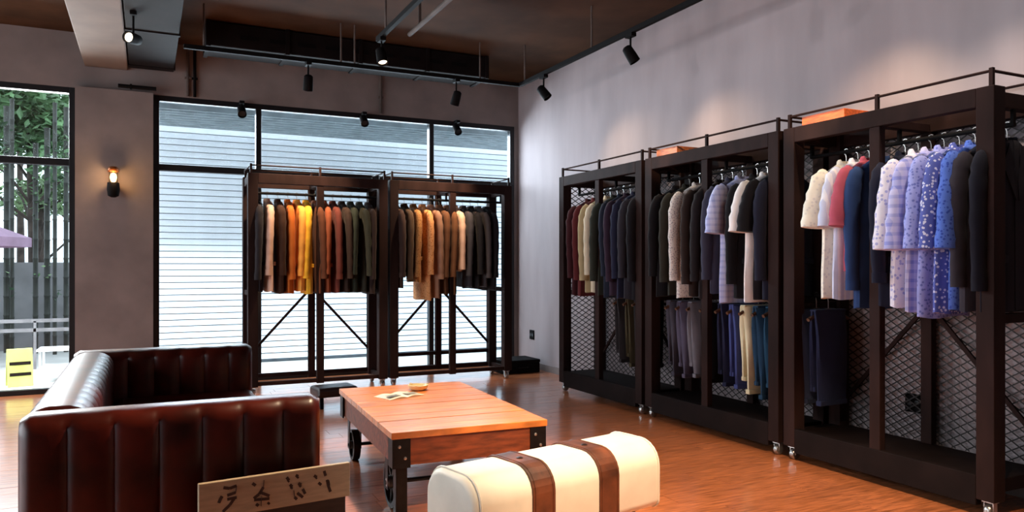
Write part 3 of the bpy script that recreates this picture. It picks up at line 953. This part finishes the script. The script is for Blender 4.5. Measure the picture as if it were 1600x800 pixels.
# iron corner brackets
for sx in (0, 1):
    for sy in (0, 1):
        x0_, x1_ = (0.012, 0.10) if sx == 0 else (TW - 0.10, TW - 0.012)
        y0_, y1_ = (0.006, 0.012) if sy == 0 else (TL - 0.012, TL - 0.006)
        b_ = MB().box(x0_, x1_, y0_ , y1_, TZ - 0.185, TZ - 0.037)
        xs0, xs1 = (0.006, 0.016) if sx == 0 else (TW - 0.016, TW - 0.006)
        ys0, ys1 = (0.008, 0.10) if sy == 0 else (TL - 0.10, TL - 0.008)
        b_.box(xs0, xs1, ys0, ys1, TZ - 0.185, TZ - 0.037)
        bo = b_.build('corner_bracket', M_IRON, tb)
        for q in range(2):
            m4 = Matrix.Translation((x0_ + 0.03 + 0.03 * q, y0_ if sy == 0 else y1_, TZ - 0.075 - 0.06 * q)) @ Matrix.Rotation(PI / 2 if sy == 0 else -PI / 2, 4, 'X')
            MB().lathe([(0.009, -0.002), (0.008, 0.004), (0.003, 0.006)], 8, m4).build('bolt', M_STEEL, bo)


def spoked_wheel(par, x, y_, rad, wd, nm='wheel'):
    M4 = Matrix.Translation((x, y_, rad)) @ Matrix.Rotation(PI / 2, 4, 'Y')
    rim = MB()
    prof = [(rad * 0.82, -wd / 2), (rad, -wd / 2), (rad, wd / 2), (rad * 0.82, wd / 2)]
    ring = []
    n = 28
    rg = []
    for r_, z in prof:
        rg.append([M4 @ Vector((r_ * math.cos(2 * PI * k / n), r_ * math.sin(2 * PI * k / n), z)) for k in range(n)])
    rg.append(rg[0]); rim.rings(rg, False, False)
    wo = rim.build(nm, M_IRON, par, smooth=True)
    for k in range(6):
        a = 2 * PI * k / 6 + 0.3
        MB().bar(M4 @ Vector((0.2 * rad * math.cos(a), 0.2 * rad * math.sin(a), 0)), M4 @ Vector((0.86 * rad * math.cos(a), 0.86 * rad * math.sin(a), 0)), wd * 0.5, rad * 0.16, up=(1, 0, 0)).build('spoke', M_IRON, wo)
    MB().lathe([(rad * 0.12, -wd * 0.85), (rad * 0.27, -wd * 0.7), (rad * 0.27, wd * 0.7), (rad * 0.12, wd * 0.85)], 14, M4).build('hub', M_STEEL, wo, smooth=True)
    return wo


for x in (0.075, TW - 0.075):
    spoked_wheel(tb, x, 0.26, 0.135, 0.05)
    spoked_wheel(tb, x, TL - 0.16, 0.10, 0.045)
    for s in (-0.04, 0.034):
        MB().box(x + s, x + s + 0.006, 0.23, 0.29, 0.10, TZ - 0.176).build('axle_fork', M_IRON, tb)
        MB().box(x + s, x + s + 0.006, TL - 0.19, TL - 0.13, 0.075, TZ - 0.176).build('axle_fork', M_IRON, tb)
MB().tube([(0.03, 0.26, 0.135), (TW - 0.03, 0.26, 0.135)], 0.012).build('axle', M_IRON, tb, smooth=True)
MB().tube([(0.03, TL - 0.16, 0.10), (TW - 0.03, TL - 0.16, 0.10)], 0.012).build('axle', M_IRON, tb, smooth=True)
# dark iron corner legs near the front
for x in (0.03, TW - 0.09):
    MB().box(x, x + 0.06, 0.03, 0.09, 0.02, TZ - 0.177).build('leg', M_IRON, tb, bevel=0.004)

# magazine and dish on the table
mg = tag(empty('magazine', (1.47, 4.72, TZ), 0.35), 'open magazine with pale pages lying on the cart table', 'magazine')
M_PAGE = mat('paper', (222, 206, 184), rough=0.6, var=0.06)
for s in (-1, 1):
    pts = []
    mbp = MB(); rg = []
    for k in range(9):
        t = k / 8
        x = s * 0.135 * t
        z = 0.004 + 0.010 * math.sin(PI * min(1, t * 1.15)) * (1 - 0.4 * t)
        rg.append([Vector((x, -0.09, 0.0005)), Vector((x, 0.09, 0.0005)), Vector((x, 0.09, z)), Vector((x, -0.09, z))])
    pg = mbp.rings(rg).build('page', M_PAGE, mg, fix=True)
    MB().box(s * 0.07 - 0.045, s * 0.07 + 0.045, -0.06, 0.0, 0.0145, 0.0152).build('picture', mat('print', (120, 112, 92), rough=0.5, var=0.4, scale=30), pg)
ds = tag(empty('ashtray', (1.66, 4.90, TZ)), 'small round cream ashtray behind the magazine on the cart table', 'ashtray')
M_DISH = mat('dish_ceramic', (226, 206, 158), rough=0.35)
MB().lathe([(0.045, 0.001), (0.062, 0.012), (0.07, 0.035), (0.062, 0.036), (0.052, 0.014), (0.01, 0.010)], 24).build('bowl', M_DISH, ds, smooth=True)
for k in range(3):
    a = k * 2.09
    MB().box(0.058, 0.074, -0.006, 0.006, 0.0345, 0.040, Matrix.Rotation(a, 4, 'Z')).build('rest', M_DISH, ds)

# ------------------------------------------------------------------ padded bench
bn = tag(empty('padded_bench', (1.535, 2.80, 0), math.radians(12.5)), 'cream leather padded bench with two brown straps in front of the cart table', 'bench')
BL, BD, BZ0, BZ1 = 1.03, 0.34, 0.225, 0.515


def bench_ring(x, grow=0.0, sh=0.0):
    """rounded section, flatter underneath"""
    out = []
    hw = BD / 2 - sh + grow; z0 = BZ0 + sh - grow; z1 = BZ1 - sh + grow
    rt_ = 0.105; rb = 0.04
    for (cx_, cz, r_, a0) in ((hw - rt_, z1 - rt_, rt_, 0), (-hw + rt_, z1 - rt_, rt_, 90), (-hw + rb, z0 + rb, rb, 180), (hw - rb, z0 + rb, rb, 270)):
        for k in range(7):
            a = math.radians(a0 + 15 * k)
            out.append(Vector((x, cx_ + r_ * math.cos(a), cz + r_ * math.sin(a))))
    return out


xs = [(-BL / 2, 0.022), (-BL / 2 + 0.006, 0.010), (-BL / 2 + 0.02, 0.002)]
for k in range(17): xs.append((-BL / 2 + 0.035 + (BL - 0.07) * k / 16, 0.0))
xs += [(BL / 2 - 0.02, 0.002), (BL / 2 - 0.006, 0.010), (BL / 2, 0.022)]
pad = MB().rings([bench_ring(x, 0, s) for x, s in xs]).build('pad', M_CREAM, bn, smooth=True)
for x in (-BL / 2 + 0.028, BL / 2 - 0.028):
    rg = bench_ring(x, 0.002)
    MB().tube(rg + [rg[0]], 0.0045, 6, False).build('piping', M_CREAM, pad, smooth=True)
for xc in (-0.185, 0.175):
    w_ = 0.057
    st = MB().rings([bench_ring(xc - w_, 0.0), bench_ring(xc - w_, 0.006), bench_ring(xc + w_, 0.006), bench_ring(xc + w_, 0.0)], False, False).build('strap', M_STRAP, bn, fix=True)
    for e in (-1, 1):
        rg = bench_ring(xc + e * (w_ - 0.012), 0.0068)
        MB().tube(rg + [rg[0]], 0.0016, 5, False).build('stitching', M_CREAM if False else M_STRAP, st)
    MB().lathe([(0.014, 0), (0.014, 0.003), (0.006, 0.006)], 12, Matrix.Translation((xc, -0.02, BZ1 + 0.005))).build('stud', M_BENCHLEG, st, smooth=True)
for sx in (-1, 1):
    for sy in (-1, 1):
        MB().bar((sx * (BL / 2 - 0.09), sy * 0.16, 0.0), (sx * (BL / 2 - 0.14), sy * 0.08, BZ0 + 0.01), 0.05, 0.045).build('leg', M_BENCHLEG, bn, bevel=0.004)
    MB().bar((sx * (BL / 2 - 0.12), -0.12, 0.10), (sx * (BL / 2 - 0.12), 0.12, 0.10), 0.03, 0.03).build('stretcher', M_BENCHLEG, bn)

# ------------------------------------------------------------------ wooden crate with lettering
cr_a = math.atan2(0.07, 0.584)
ct = tag(empty('sign_stand', (0.172, 3.02, 0), cr_a), 'pale wooden plank sign with dark brush lettering on a low stand beside the sofa', 'sign')
CW = 0.585
MB().box(0, CW, 0, 0.022, 0.352, 0.49).build('plank', M_PINE, ct, bevel=0.003)
MB().box(0.02, CW - 0.01, 0.024, 0.05, 0.10, 0.47).build('back_panel', M_CRATED, ct, bevel=0.003)
for x in (0.02, CW - 0.06):
    MB().box(x, x + 0.05, 0.052, 0.09, 0.0, 0.44).build('upright', M_CRATED, ct)
    MB().box(x, x + 0.05, -0.06, 0.14, 0.0, 0.04).build('foot', M_CRATED, ct, bevel=0.004)
glyphs = [
    [[(.3, .92), (.55, .86), (.82, .92), (.78, .68), (.45, .62)], [(.12, .40), (.2, .56), (.25, .62)], [(.45, .48), (.82, .5)], [(.75, .5), (.55, .26), (.28, .06)]],
    [[(.15, .92), (.28, .82)], [(.62, .98), (.6, .72), (.42, .48), (.2, .36)], [(.45, .55), (.85, .36)], [(.22, .30), (.85, .26)], [(.52, .42), (.5, .04)], [(.3, .14), (.4, .06)], [(.85, .12), (.78, .06)]],
    [[(.16, .95), (.26, .82), (.2, .78)], [(.55, .98), (.66, .92), (.6, .86)], [(.3, .66), (.4, .56), (.34, .5)], [(.66, .66), (.78, .58), (.7, .52)], [(.85, .42), (.96, .22)], [(.46, .42), (.5, .16), (.6, .06)], [(.62, .3), (.86, .1)]],
    [[(.1, .86), (.22, .78), (.16, .74)], [(.55, .98), (.62, .78)], [(.3, .56), (.42, .46)], [(.68, .62), (.74, .38), (.84, .14)], [(.76, .6), (.8, .4)]],
]
gx = [0.06, 0.18, 0.31, 0.425]
for gi, gl_ in enumerate(glyphs):
    lt = MB()
    for st_ in gl_:
        for (a, b) in zip(st_[:-1], st_[1:]):
            A = (gx[gi] + a[0] * 0.092, -0.0006, 0.368 + a[1] * 0.105); B = (gx[gi] + b[0] * 0.092, -0.0006, 0.368 + b[1] * 0.105)
            lt.bar(A, B, 0.0012, 0.011, up=(0, 0, 1))
    lt.build('character', M_INK, ct)

# ------------------------------------------------------------------ made-up tray shapes standing in for the orange glow on the rack tops
M_GLOW_ORANGE = mat('glow_orange', (226, 104, 40), rough=0.5, var=0.2, scale=6, stretch=(10, 2, 10))  # warm light on the rack top put into the base colour
M_GLOW_BROWN = mat('glow_brown', (190, 104, 52), rough=0.5, var=0.25, scale=6, stretch=(10, 2, 10))  # same glow, browner, for the middle rack
for (y0_, y1_, m_, lab) in ((3.36, 3.70, M_GLOW_ORANGE, 'added orange tray shape standing in for the glow on the near wall rack'), (5.02, 5.30, M_GLOW_BROWN, 'added brown orange tray shape standing in for the glow on the middle wall rack')):
    t_ = tag(empty('glow_stand_in', (4.13, (y0_ + y1_) / 2, 2.22)), lab, 'glow stand-in')
    h_ = (y1_ - y0_) / 2
    MB().box(-0.19, 0.19, -h_, h_, 0.0, 0.012).build('bottom', m_, t_)
    for sx in (-0.19, 0.178):
        MB().box(sx, sx + 0.012, -h_, h_, 0.012, 0.07).build('side', m_, t_, bevel=0.003)
    for sy in (-h_, h_ - 0.012):
        MB().box(-0.178, 0.178, sy, sy + 0.012, 0.012, 0.07).build('end', m_, t_, bevel=0.003)

# ------------------------------------------------------------------ small floor things by the window racks
fs = tag(empty('footstool', (1.56, 7.02, 0), 0.1), 'low black footstool between the sofa and the left window rack', 'footstool')
MB().box(-0.19, 0.19, -0.14, 0.14, 0.10, 0.19).build('cushion', M_LEATHERD, fs, bevel=0.03, seg=3)
for sx in (-0.16, 0.13):
    for sy in (-0.11, 0.08):
        MB().box(sx, sx + 0.03, sy, sy + 0.03, 0, 0.10).build('leg', M_BLACK, fs)
sb = tag(empty('storage_case', (3.98, 8.35, 0)), 'flat black case on the floor in the room corner', 'case')
MB().box(-0.15, 0.34, -0.2, 0.2, 0.0, 0.12).build('body', M_BLACK, sb, bevel=0.01)
MB().box(-0.155, 0.345, -0.205, 0.205, 0.12, 0.16).build('lid', M_BLACK, sb, bevel=0.012)
MB().tube([(0.02, -0.205, 0.07), (0.03, -0.225, 0.07), (0.16, -0.225, 0.07), (0.17, -0.205, 0.07)], 0.007, 6).build('handle', M_IRON, sb)


def outlet(loc, label):
    r = tag(empty('wall_outlet', loc), label, 'outlet')
    MB().box(-0.012, 0.0, -0.06, 0.06, -0.06, 0.06).build('plate', M_BLACK, r, bevel=0.006)
    for yy in (-0.026, 0.026):
        MB().lathe([(0.020, 0), (0.020, 0.002), (0.016, 0.003)], 14, Matrix.Translation((-0.012, yy, 0)) @ Matrix.Rotation(-PI / 2, 4, 'Y')).build('socket', M_BLACKF, r)


outlet((XW, 8.55, 0.42), 'black wall outlet near the corner by the shop window')
outlet((XW, 3.23, 0.42), 'black wall outlet behind the wire mesh of the near rack')

# ------------------------------------------------------------------ wall sconce
YP = YW - 0.09
sc = tag(empty('wall_sconce', (-0.31, YP, 2.10)), 'glowing wall sconce with dark holder on the pier between the windows', 'lamp')
MB().lathe([(0.05, 0), (0.05, 0.012), (0.04, 0.018)], 18, Matrix.Rotation(PI / 2, 4, 'X')).build('backplate', M_BLACK, sc, smooth=True)
MB().tube([(0, -0.015, 0), (0, -0.09, 0)], 0.014).build('arm', M_BLACK, sc, smooth=True)
MB().lathe([(0.02, -0.10), (0.05, -0.085), (0.06, -0.02), (0.055, 0.05), (0.04, 0.052)], 18, Matrix.Translation((0, -0.11, 0))).build('holder', M_BLACK, sc, smooth=True)
bu = MB().lathe([(0.012, 0.053), (0.026, 0.075), (0.032, 0.105), (0.026, 0.135), (0.01, 0.15)], 16, Matrix.Translation((0, -0.11, 0))).build('bulb', M_BULB, sc, smooth=True)
MB().lathe([(0.052, 0.160), (0.055, 0.165), (0.05, 0.20), (0.03, 0.215)], 18, Matrix.Translation((0, -0.11, 0))).build('cap', M_AMBER, sc, smooth=True)
for k in range(4):
    a = PI / 4 + k * PI / 2
    MB().tube([(0.05 * math.cos(a), -0.11 + 0.05 * math.sin(a), 0.05), (0.05 * math.cos(a), -0.11 + 0.05 * math.sin(a), 0.165)], 0.003, 6).build('cage_bar', M_BLACK, sc)
pl_d = bpy.data.lights.new('sconce_light', 'POINT'); pl_d.energy = 5; pl_d.color = (1.0, 0.62, 0.30); pl_d.shadow_soft_size = 0.03
plo = bpy.data.objects.new('sconce_light', pl_d); COL.objects.link(plo); plo.parent = sc; plo.location = (0, -0.185, 0.11)

# ------------------------------------------------------------------ ceiling: duct, pipes, tracks, spots
ac = tag(empty('air_duct', (2.03, 7.90, 3.45)), 'long black air duct hung under the ceiling before the shop window', 'duct')
MB().box(-1.5, 1.5, 0, 0.45, 0.0, 0.235).build('casing', M_DUCT, ac, bevel=0.008)
for x in (-1.5, -0.75, 0.0, 0.75, 1.46):
    MB().box(x - 0.012, x + 0.028, -0.012, 0.462, -0.012, 0.245).build('flange', M_DUCT, ac)
for k in range(9):
    MB().box(-1.2 + k * 0.28, -1.02 + k * 0.28, -0.006, 0.0, 0.09, 0.13).build('grille', M_BLACK, ac)
d2 = tag(empty('air_duct', (0.06, 4.5, 3.40)), 'black air duct running beside the concrete ceiling beam', 'duct')
MB().box(-0.23, 0.20, -4.0, 4.36, -0.03, 0.28).build('casing', M_DUCT, d2, bevel=0.01)
for k in range(7):
    MB().box(-0.235, 0.21, -3.6 + k * 1.3, -3.56 + k * 1.3, -0.04, 0.285).build('flange', M_DUCT, d2)
pp = tag(empty('ceiling_pipe', (2.22, 3.5, 3.47)), 'thin grey pipe under the ceiling beside the middle track', 'pipe')
MB().tube([(0, -3.5, 0), (0, 3.3, 0)], 0.022).build('tube', M_PIPE, pp, smooth=True)
for yy in (-2.4, -0.6, 1.2, 3.0):
    MB().box(-0.012, 0.012, yy, yy + 0.02, 0.018, 0.23).build('clip', M_PIPE, pp)
for (x, m_, lab) in ((0.40, M_PIPE, 'pale vertical conduit on the wall above the shop window'), (0.47, M_BLACK, 'dark vertical conduit on the wall above the shop window'),
                     (2.55, M_PIPE, 'pale conduit above the shop window, right of the window middle')):
    cd = tag(empty('conduit', (x, YW - 0.02, 3.13)), lab, 'conduit')
    MB().tube([(0, 0, 0.01), (0, 0, 0.56)], 0.016).build('tube', m_, cd, smooth=True)
    MB().box(-0.03, 0.03, -0.012, 0.02, 0.2, 0.22).build('clip', m_, cd)
hc = tag(empty('conduit', (-0.15, YP - 0.02, 3.17)), 'dark horizontal conduit at the top of the pier', 'conduit')
MB().tube([(-0.12, 0, 0), (0.24, 0, 0)], 0.02).build('tube', M_BLACK, hc, smooth=True)
MB().box(-0.01, 0.01, -0.022, 0.02, -0.025, 0.025).build('clip', M_BLACK, hc)

ZT = 3.29


def track(name, label, a, b, rods):
    r = tag(empty(name, (0, 0, ZT)), label, 'light track', 'black lighting tracks')
    A = Vector((a[0], a[1], 0)); B = Vector((b[0], b[1], 0))
    MB().bar(A, B, 0.036, 0.04).build('rail', M_BLACK, r)
    for t in rods:
        p = A.lerp(B, t)
        MB().tube([(p.x, p.y, 0.02), (p.x, p.y, ZC - ZT)], 0.009, 8).build('rod', M_PIPE, r, smooth=True)
    return r


track('light_track', 'black light track running along the side wall above the racks', (3.7, 0.4), (3.7, 7.44), (0.1, 0.3, 0.55, 0.79, 0.985))
track('light_track', 'black light track across the room in front of the shop window', (0.3, 7.46), (3.7, 7.46), (0.05, 0.42, 0.46, 0.86))
track('light_track', 'middle black light track above the cart table', (1.83, 0.4), (1.83, 6.5), (0.1, 0.5, 0.96))
track('light_track', 'black light track along the glazed side wall, out of frame', (-3.8, 0.4), (-3.8, 7.2), (0.1, 0.5, 0.9))


def spot(loc, aim, label, energy=0, size=38, color=(1.0, 0.80, 0.58), stem=0.10, blend=0.6, glow=False):
    """track head: stem + yoke + can; hangs under a rail at loc (rail underside), aimed at a point"""
    r = tag(empty('spotlight', loc), label, 'spotlight', 'black track spotlights')
    MB().box(-0.025, 0.025, -0.05, 0.05, -0.03, 0.0).build('adapter', M_BLACK, r)
    MB().tube([(0, 0, -0.03), (0, 0, -0.03 - stem)], 0.009, 8).build('stem', M_BLACK, r, smooth=True)
    c = Vector((0, 0, -0.03 - stem - 0.045))
    d = (Vector(aim) - (Vector(loc) + c)).normalized()
    q = d.to_track_quat('-Z', 'Y').to_matrix().to_4x4()
    M4 = Matrix.Translation(c) @ q
    can = MB().lathe([(0.026, 0.075), (0.042, 0.062), (0.046, 0.0), (0.048, -0.075), (0.042, -0.075), (0.038, -0.055), (0.005, -0.052)], 18, M4).build('can', M_BLACK, r, smooth=True)
    MB().lathe([(0.037, -0.058), (0.037, -0.054), (0.01, -0.0535)], 16, M4).build('lens', M_LENS if glow else M_BLACKF, can, smooth=True)
    if energy > 0:
        ld = bpy.data.lights.new('spot_beam', 'SPOT')
        ld.energy = energy * SPOT_W; ld.color = color; ld.spot_size = math.radians(size); ld.spot_blend = blend; ld.shadow_soft_size = 0.04
        lo = bpy.data.objects.new('spot_beam', ld); COL.objects.link(lo); lo.parent = r
        lo.location = c + d * 0.085
        lo.rotation_euler = d.to_track_quat('-Z', 'Y').to_euler()
    return r


ZR = ZT - 0.02
WARM = (1.0, 0.74, 0.48)
ORANGE = (1.0, 0.42, 0.14)
# side wall track
spot((3.7, 6.90, ZR), (4.3, 6.3, 2.0), 'black track spotlight in the corner above the far wall rack', 42, 92, WARM, blend=1.0)
spot((3.7, 5.34, ZR), (4.25, 5.0, 2.0), 'black track spotlight above the gap between middle and far wall racks', 50, 92, WARM, blend=1.0)
spot((1.83, 3.15, ZR), (4.0, 3.58, 2.24), 'middle track spotlight aimed at the glow stand-in on the near wall rack, out of frame', 330, 14, WARM)
spot((1.83, 4.05, ZR), (4.0, 5.22, 2.24), 'middle track spotlight aimed at the glow stand-in on the middle wall rack, out of frame', 330, 12, WARM)
spot((3.7, 3.15, ZR), (4.25, 3.4, 1.9), 'black track spotlight above the white shirts, out of frame', 60, 92, WARM, blend=1.0)
spot((3.7, 2.35, ZR), (4.2, 2.6, 1.8), 'black track spotlight above the blue shirts, out of frame', 60, 90, (1.0, 0.82, 0.66), blend=1.0)
# window track
spot((1.41, 7.46, ZR), (1.45, 8.0, 1.9), 'black track spotlight above the yellow jackets of the left window rack', 270, 66, WARM, stem=0.12)
spot((2.95, 7.46, ZR), (2.8, 8.0, 1.9), 'black track spotlight above the tan coats of the right window rack', 250, 66, WARM, stem=0.12)
# middle track
spot((1.83, 6.38, ZR), (2.0, 5.2, 0.3), 'track spotlight at the far end of the middle track', 110, 60, WARM, stem=0.08, glow=True)
spot((1.83, 4.3, ZR), (1.55, 4.3, 0.45), 'track spotlight straight above the cart table, out of frame', 420, 58, WARM)
spot((1.83, 2.7, ZR), (1.70, 2.75, 0.5), 'track spotlight above the padded bench, out of frame', 170, 50, (1.0, 0.84, 0.66))
spot((1.83, 1.4, ZR), (2.45, 2.75, 0.0), 'track spotlight aimed at the open floor before the racks, out of frame', 820, 60, WARM)
# left track
spot((-3.8, 4.9, ZR), (4.42, 5.0, 3.1), 'track spotlight by the glazed wall aimed across at the side wall, out of frame', 230, 56, (1.0, 0.93, 0.95), stem=0.02)
spot((1.83, 3.6, ZR), (0.15, 3.4, 0.6), 'middle track spotlight aimed at the sofa arm, out of frame', 460, 36, WARM)
# beam head with lit face, and small heads before the window
spot((-0.10, 6.9, 3.368), (-0.65, 6.0, 3.05), 'spotlight with lit face beside the concrete ceiling beam', 12, 70, (1.0, 0.9, 0.78), stem=0.14, glow=True)
spot((0.95, YW - 0.07, 3.128), (0.95, 8.0, 2.2), 'small black spotlight under the window head, left pane', 0, stem=0.03)
spot((3.52, YW - 0.07, 3.128), (3.5, 8.0, 2.2), 'small black spotlight under the window head, right pane', 0, stem=0.03)
spot((2.33, YW - 0.07, 3.128), (2.3, 8.0, 2.2), 'small black spotlight under the window head, middle pane', 0, stem=0.02)
